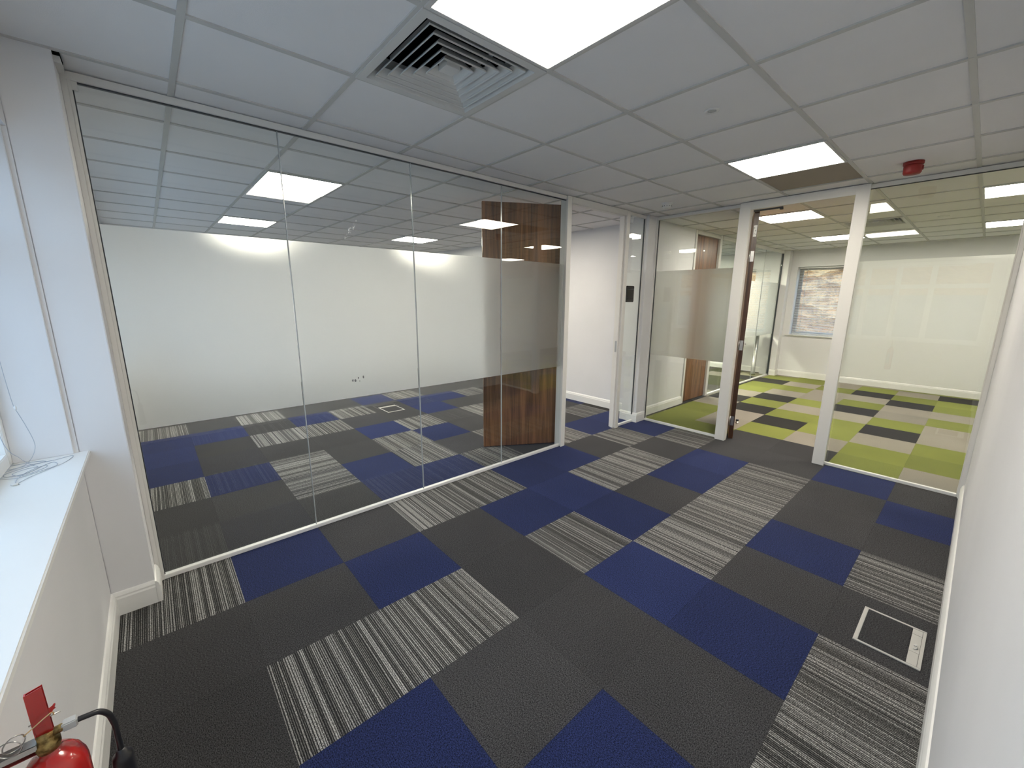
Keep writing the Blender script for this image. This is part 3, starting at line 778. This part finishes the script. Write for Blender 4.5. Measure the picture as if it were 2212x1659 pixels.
# venetian blind in the far window
def blind(x0, x1, y, ztop, zbot, label, name='venetian_blind', pitch=.0215, tilt=20):
    t = thing(name, label, 'blind', ((x0+x1)/2, y, ztop))
    w = (x1-x0)/2; hgt = ztop-zbot
    b = MB(); b.box(-w, w, -.014, .014, -.028, 0, bev=.002); o = b.build('headrail', M['white']); o.parent = t
    b = MB(); z = -.045; a = math.radians(tilt)
    while z > -hgt+.02:
        dy, dz = .0115*math.cos(a), .0115*math.sin(a)
        b.prism([(-dy, z-dz), (0, z+.0015), (dy, z+dz), (dy, z+dz+.0008), (0, z+.0023), (-dy, z-dz+.0008)], -w+.004, w-.004, 'x'); z -= pitch
    o = b.build('slats', M['white']); o.parent = t
    b = MB(); b.box(-w+.004, w-.004, -.011, .011, -hgt, -hgt+.014, bev=.002); o = b.build('bottom_rail', M['white']); o.parent = t
    for xx in (-w*.68, w*.68):
        b = MB(); b.tube([(xx, -.0125, -.02), (xx, -.0125, -hgt+.01), (xx, 0, -hgt+.004), (xx, .0125, -hgt+.01), (xx, .0125, -.02)], .0014, 6)
        o = b.build('ladder_cord', M['cord']); o.parent = t
    return t
blind(.012, .848, Y1+.10, HEADZ-.003, SILL+.006, 'white venetian blind lowered over the far window of the green room')
blind(-5.18, -.77, Y1+.10, HEADZ-.003, HEADZ-.10, 'drawn up white blind over the window behind the far frosted glass')
t = blind(.06, 2.38, Y0-.15, HEADZ-.003, HEADZ-.085, 'drawn up white venetian blind at the top of the near window', pitch=.004, tilt=0)

# blind cord hanging beside the left reveal and coiled on the sill
t = thing('blind_cord', 'thin grey blind cord hanging by the window reveal and coiled on the white sill', 'cord', (.06, -.66, SILL))
S0 = SILL+.0016
b = MB()
b.tube(spline([(.07, -.700, 2.08), (.065, -.69, 1.6), (.062, -.682, 1.2), (.060, -.678, 1.10)], 6), .0011, 6)
b.tube(spline([(.060, -.675, 1.088), (.058, -.660, 1.02), (.056, -.648, .945), (.062, -.652, .905), (.075, -.668, .872), (.09, -.69, S0), (.11, -.735, S0+.001), (.06, -.735, S0), (.05, -.66, S0), (.075, -.625, S0), (.09, -.65, S0), (.16, -.72, S0), (.21, -.71, S0+.001), (.20, -.66, S0), (.13, -.625, S0), (.11, -.60, S0+.001), (.16, -.585, S0), (.21, -.63, S0), (.25, -.68, S0+.001), (.20, -.735, S0), (.14, -.73, S0), (.10, -.68, S0+.002), (.075, -.60, S0), (.052, -.555, S0+.001), (.075, -.548, S0), (.15, -.57, S0), (.24, -.63, S0+.001), (.31, -.665, S0), (.335, -.66, S0)], 8), .0012, 6)
b.tube(spline([(.10, -.74, 2.05), (.095, -.735, 1.3), (.09, -.725, .98), (.085, -.69, .89), (.10, -.66, S0+.001), (.14, -.64, S0+.001), (.15, -.67, S0+.003), (.19, -.70, S0+.003), (.235, -.665, S0+.003), (.18, -.615, S0+.003), (.145, -.62, S0+.004), (.20, -.66, S0+.004), (.27, -.675, S0+.003), (.32, -.672, S0+.002)], 8), .0012, 6)
o = b.build('cord_line', M['cord'], t)
b = MB(); b.lathe([(0, 0), (.004, 0), (.0045, .012), (.002, .018), (0, .018)], c=(.060, -.675, 1.088), seg=12); o = b.build('cord_toggle', M['white'], t)
b = MB(); b.lathe([(0, 0), (.004, 0), (.0045, .012), (.002, .018), (0, .018)], seg=12, mat=Matrix.Translation((.332, -.664, SILL+.0045)) @ Matrix.Rotation(PI/2, 4, 'X')); o = b.build('cord_tassel', M['white'], t)

# ------------------------------------------------------------------ fire extinguisher on its wall bracket
EX, EY, EZ = 1.605, -.456, .735      # axis, z of the shoulder top
t = thing('fire_extinguisher', 'red fire extinguisher with black hose hung below the window sill', 'fire extinguisher', (EX, EY, EZ-.48*.78))
t.scale = (.78, .78, .78)
def EL(*p): return (p[0], p[1], p[2]+.48)   # local coordinates measured from the shoulder top
R_ = .056
b = MB(); b.lathe([(0, -.48), (R_-.006, -.48), (R_, -.47), (R_, -.06), (R_*.97, -.045), (R_*.86, -.026), (R_*.66, -.010), (R_*.42, -.001), (.017, .004), (.017, .012), (0, .012)], c=EL(0, 0, 0), seg=48)
o = b.build('cylinder', M['redpaint']); o.parent = t
b = MB(); b.lathe([(0, .010), (.019, .010), (.021, .018), (.021, .030), (.015, .036), (.015, .055), (0, .055)], c=EL(0, 0, 0), seg=24)
b.tube([EL(0, 0, .046), EL(0, .036, .050)], .009, 12)
o = b.build('valve', M['brass']); o.parent = t
b = MB()
def plate(b, pts, x0, x1): b.prism([(p[1], p[2]) for p in pts], x0, x1, 'x')
z0 = EL(0, 0, 0)[2]
b.prism([(-.012, z0+.052), (.014, z0+.050), (.013, z0+.175), (-.013, z0+.168)], -.0045, -.0030, 'x')
b.prism([(-.012, z0+.052), (.014, z0+.050), (.013, z0+.175), (-.013, z0+.168)], .0030, .0045, 'x')
b.box(-.0045, .0045, -.0150, -.0125, z0+.05, z0+.168); b.box(-.0135, .0135, .0130, .0155, z0+.05, z0+.175) if False else None
o = b.build('squeeze_lever', M['redpaint']); o.parent = t
b = MB(); b.tube([EL(-.0065, -.001, .074), EL(.0065, -.001, .074)], .006, 14); o = b.build('pivot_pin', M['redpaint']); o.parent = t
b = MB(); b.box(-.013, .013, -.076, -.014, z0+.040, z0+.043, bev=.001); b.box(-.013, -.0105, -.076, -.014, z0+.028, z0+.042); b.box(.0105, .013, -.076, -.014, z0+.028, z0+.042)
o = b.build('carry_handle', M['steel']); o.parent = t
b = MB()
def ring_pts(c, r, ax, n=26, tilt=0):
    out = []
    for k in range(n+1):
        a = 2*PI*k/n; p = Vector((0, r*math.cos(a), r*math.sin(a))); out.append(Vector(c)+Matrix.Rotation(tilt, 3, 'Z') @ p)
    return out
b.tube(ring_pts(EL(.02, -.040, .076), .017, 'x', tilt=.5), .0014, 8)
b.tube(ring_pts(EL(.024, -.047, .070), .019, 'x', tilt=-.2), .0012, 8)
b.tube([EL(.0, -.020, .088), EL(.0, .030, .092)], .0015, 8)
o = b.build('safety_pin', M['steel']); o.parent = t
b = MB(); b.tube(spline([EL(.017, -.026, .082), EL(.018, -.008, .094), EL(.017, .008, .104), EL(.012, .019, .107), EL(.004, .020, .098), EL(.0, .019, .090)], 5), .0013, 6); o = b.build('tamper_tie', M['twine']); o.parent = t
b = MB(); b.tube(spline([EL(.010, .016, .104), EL(.010, .022, .114), EL(.009, .026, .124)], 4), [.0022]*8+[.0015], 6); b.prism([(.015, z0+.105), (.026, z0+.112), (.022, z0+.120), (.015, z0+.116)], .007, .009, 'x'); o = b.build('seal_tag', M['redpaint']); o.parent = t
b = MB(); b.box(-.0105, .0105, .026, .052, z0+.040, z0+.060, bev=.0025); o = b.build('hose_clamp', M['greyplastic']); o.parent = t
b = MB(); hp = spline([EL(0, .048, .050), EL(-.003, .068, .046), EL(-.006, .086, .040), EL(-.009, .099, .020), EL(-.010, .104, -.005), EL(-.010, .106, -.030), EL(-.010, .106, -.12)], 8)
b.tube(hp, .0062, 14); o = b.build('hose', M['black']); o.parent = t
b = MB(); b.lathe([(0, 0), (.010, 0), (.012, -.012), (.019, -.018), (.021, -.030), (.023, -.11), (.034, -.24), (.031, -.24), (0, -.23)], c=EL(-.010, .106, -.095), seg=28); o = b.build('horn', M['black']); o.parent = t
b = MB(); b.box(-.02, .02, -.1010, -.0975, z0-.20, z0+.02); b.box(-.02, .02, -.0975, -.050, z0-.16, z0-.157); b.box(-.012, .012, -.0975, -.014, z0+.0175, z0+.020); o = b.build('wall_bracket', M['red']); o.parent = t

# ------------------------------------------------------------------ outside
b = MB(); b.box(-14, 18, 10.4, 30, -.9, -.7); o = b.build('outside_lawn', M['grass']); struct(o)
b = MB()
nx, nz = 90, 30
def hy(i, k): return 14.0+.15*math.sin(i*.9)*math.cos(k*.7)+.5*math.sin(i*.23+1)+random.uniform(-.22, .22)
def hz_top(i): return 2.58+.10*math.sin(i*.31)+.06*math.sin(i*.83+2)+random.uniform(-.05, .05)
g = [[b.bm.verts.new((-12+26*i/nx, hy(i, k)+.03*k, -.9+(hz_top(i)+.9)*k/nz+random.uniform(-.04, .04))) for k in range(nz+1)] for i in range(nx+1)]
g2 = [[b.bm.verts.new((-12+26*i/nx, 16.8, -.9+(hz_top(i)+.6)*k/4)) for k in range(5)] for i in range(nx+1)]
for i in range(nx):
    for k in range(nz): b.bm.faces.new((g[i][k], g[i+1][k], g[i+1][k+1], g[i][k+1]))
    for k in range(4): b.bm.faces.new((g2[i][k+1], g2[i+1][k+1], g2[i+1][k], g2[i][k]))
    b.bm.faces.new((g[i][nz], g[i+1][nz], g2[i+1][4], g2[i][4]))
o = b.build('autumn_trees', M['foliage']); o['kind'] = 'stuff'; o['label'] = 'bank of brown autumn trees outside the far window behind the blind'; o['category'] = 'trees'

b = MB(); b.box(-16, 18, -24, -1.4, -.9, -.7); o = b.build('outside_paving', M['paving']); struct(o)
b = MB(); b.box(-14, 16, -13.4, -13., -.9, 1.75); o = b.build('added_outside_wall', M['render']); struct(o)  # unseen wall added to soften the near window's reflection in the glass
b = MB()
g = [[b.bm.verts.new((-13+28*i/nx, -14.6+random.uniform(-.25, .25), -.8+(4.3+.5*math.sin(i*.35))*k/nz+random.uniform(-.05, .05))) for k in range(nz+1)] for i in range(nx+1)]
g2 = [[b.bm.verts.new((-13+28*i/nx, -16.5, -.8+(4.0+.5*math.sin(i*.35))*k/4)) for k in range(5)] for i in range(nx+1)]
for i in range(nx):
    for k in range(nz): b.bm.faces.new((g[i][k], g[i+1][k], g[i+1][k+1], g[i][k+1]))
    for k in range(4): b.bm.faces.new((g2[i][k+1], g2[i+1][k+1], g2[i+1][k], g2[i][k]))
    b.bm.faces.new((g[i][nz], g[i+1][nz], g2[i+1][4], g2[i][4]))
o = b.build('autumn_trees', M['foliage']); o['kind'] = 'stuff'; o['label'] = 'autumn trees outside the near window, seen only as a reflection in the glass'; o['category'] = 'trees'

# ------------------------------------------------------------------ light
W = bpy.data.worlds.new('World'); S.world = W; W.use_nodes = True
nt = W.node_tree; nt.nodes.clear()
wo = nt.nodes.new('ShaderNodeOutputWorld'); bg = nt.nodes.new('ShaderNodeBackground')
bg.inputs[0].default_value = (.50, .72, 1.0, 1); bg.inputs[1].default_value = 2.6
nt.links.new(bg.outputs[0], wo.inputs[0])
def portal(x0, x1, y, face):
    l = bpy.data.lights.new('daylight_portal', 'AREA'); l.shape = 'RECTANGLE'; l.size = x1-x0; l.size_y = HEADZ-SILL
    l.cycles.is_portal = True
    o = bpy.data.objects.new('daylight_portal', l); COL.objects.link(o); o.location = ((x0+x1)/2, y, (SILL+HEADZ)/2)
    o.rotation_euler = (PI/2*face, 0, 0)
portal(NW[0], NW[1], Y0-WT-.02, 1); portal(-5.35, -.95, Y0-WT-.02, 1)
portal(0, .86, Y1+WT+.02, -1); portal(-5.2, -.75, Y1+WT+.02, -1); portal(3.2, 4.6, Y1+WT+.02, -1)

# ------------------------------------------------------------------ camera
yaw, pitch, roll = -.8500, -.2062, .0057
f = Vector((math.sin(yaw)*math.cos(pitch), math.cos(yaw)*math.cos(pitch), math.sin(pitch)))
r = Vector((math.cos(yaw), -math.sin(yaw), 0)); u = r.cross(f)
r2 = r*math.cos(roll)+u*math.sin(roll); u2 = -r*math.sin(roll)+u*math.cos(roll)
cd = bpy.data.cameras.new('camera'); cam = bpy.data.objects.new('camera', cd); COL.objects.link(cam)
cam.matrix_world = Matrix(((r2.x, u2.x, -f.x, 2.596), (r2.y, u2.y, -f.y, -.2194), (r2.z, u2.z, -f.z, 1.5426), (0, 0, 0, 1)))
cd.sensor_width = 36; cd.sensor_fit = 'HORIZONTAL'; cd.lens = 884.55/2212*36; cd.clip_start = .01
S.camera = cam
S.view_settings.view_transform = 'Standard'; S.view_settings.look = 'None'; S.view_settings.gamma = 1
S.view_settings.exposure = .38; S.view_settings.use_curve_mapping = False
C = S.cycles
C.max_bounces = 12; C.diffuse_bounces = 5; C.glossy_bounces = 6; C.transmission_bounces = 8; C.transparent_max_bounces = 32
C.caustics_reflective = False; C.caustics_refractive = False; C.sample_clamp_indirect = 4.; C.use_denoising = True; C.blur_glossy = .5
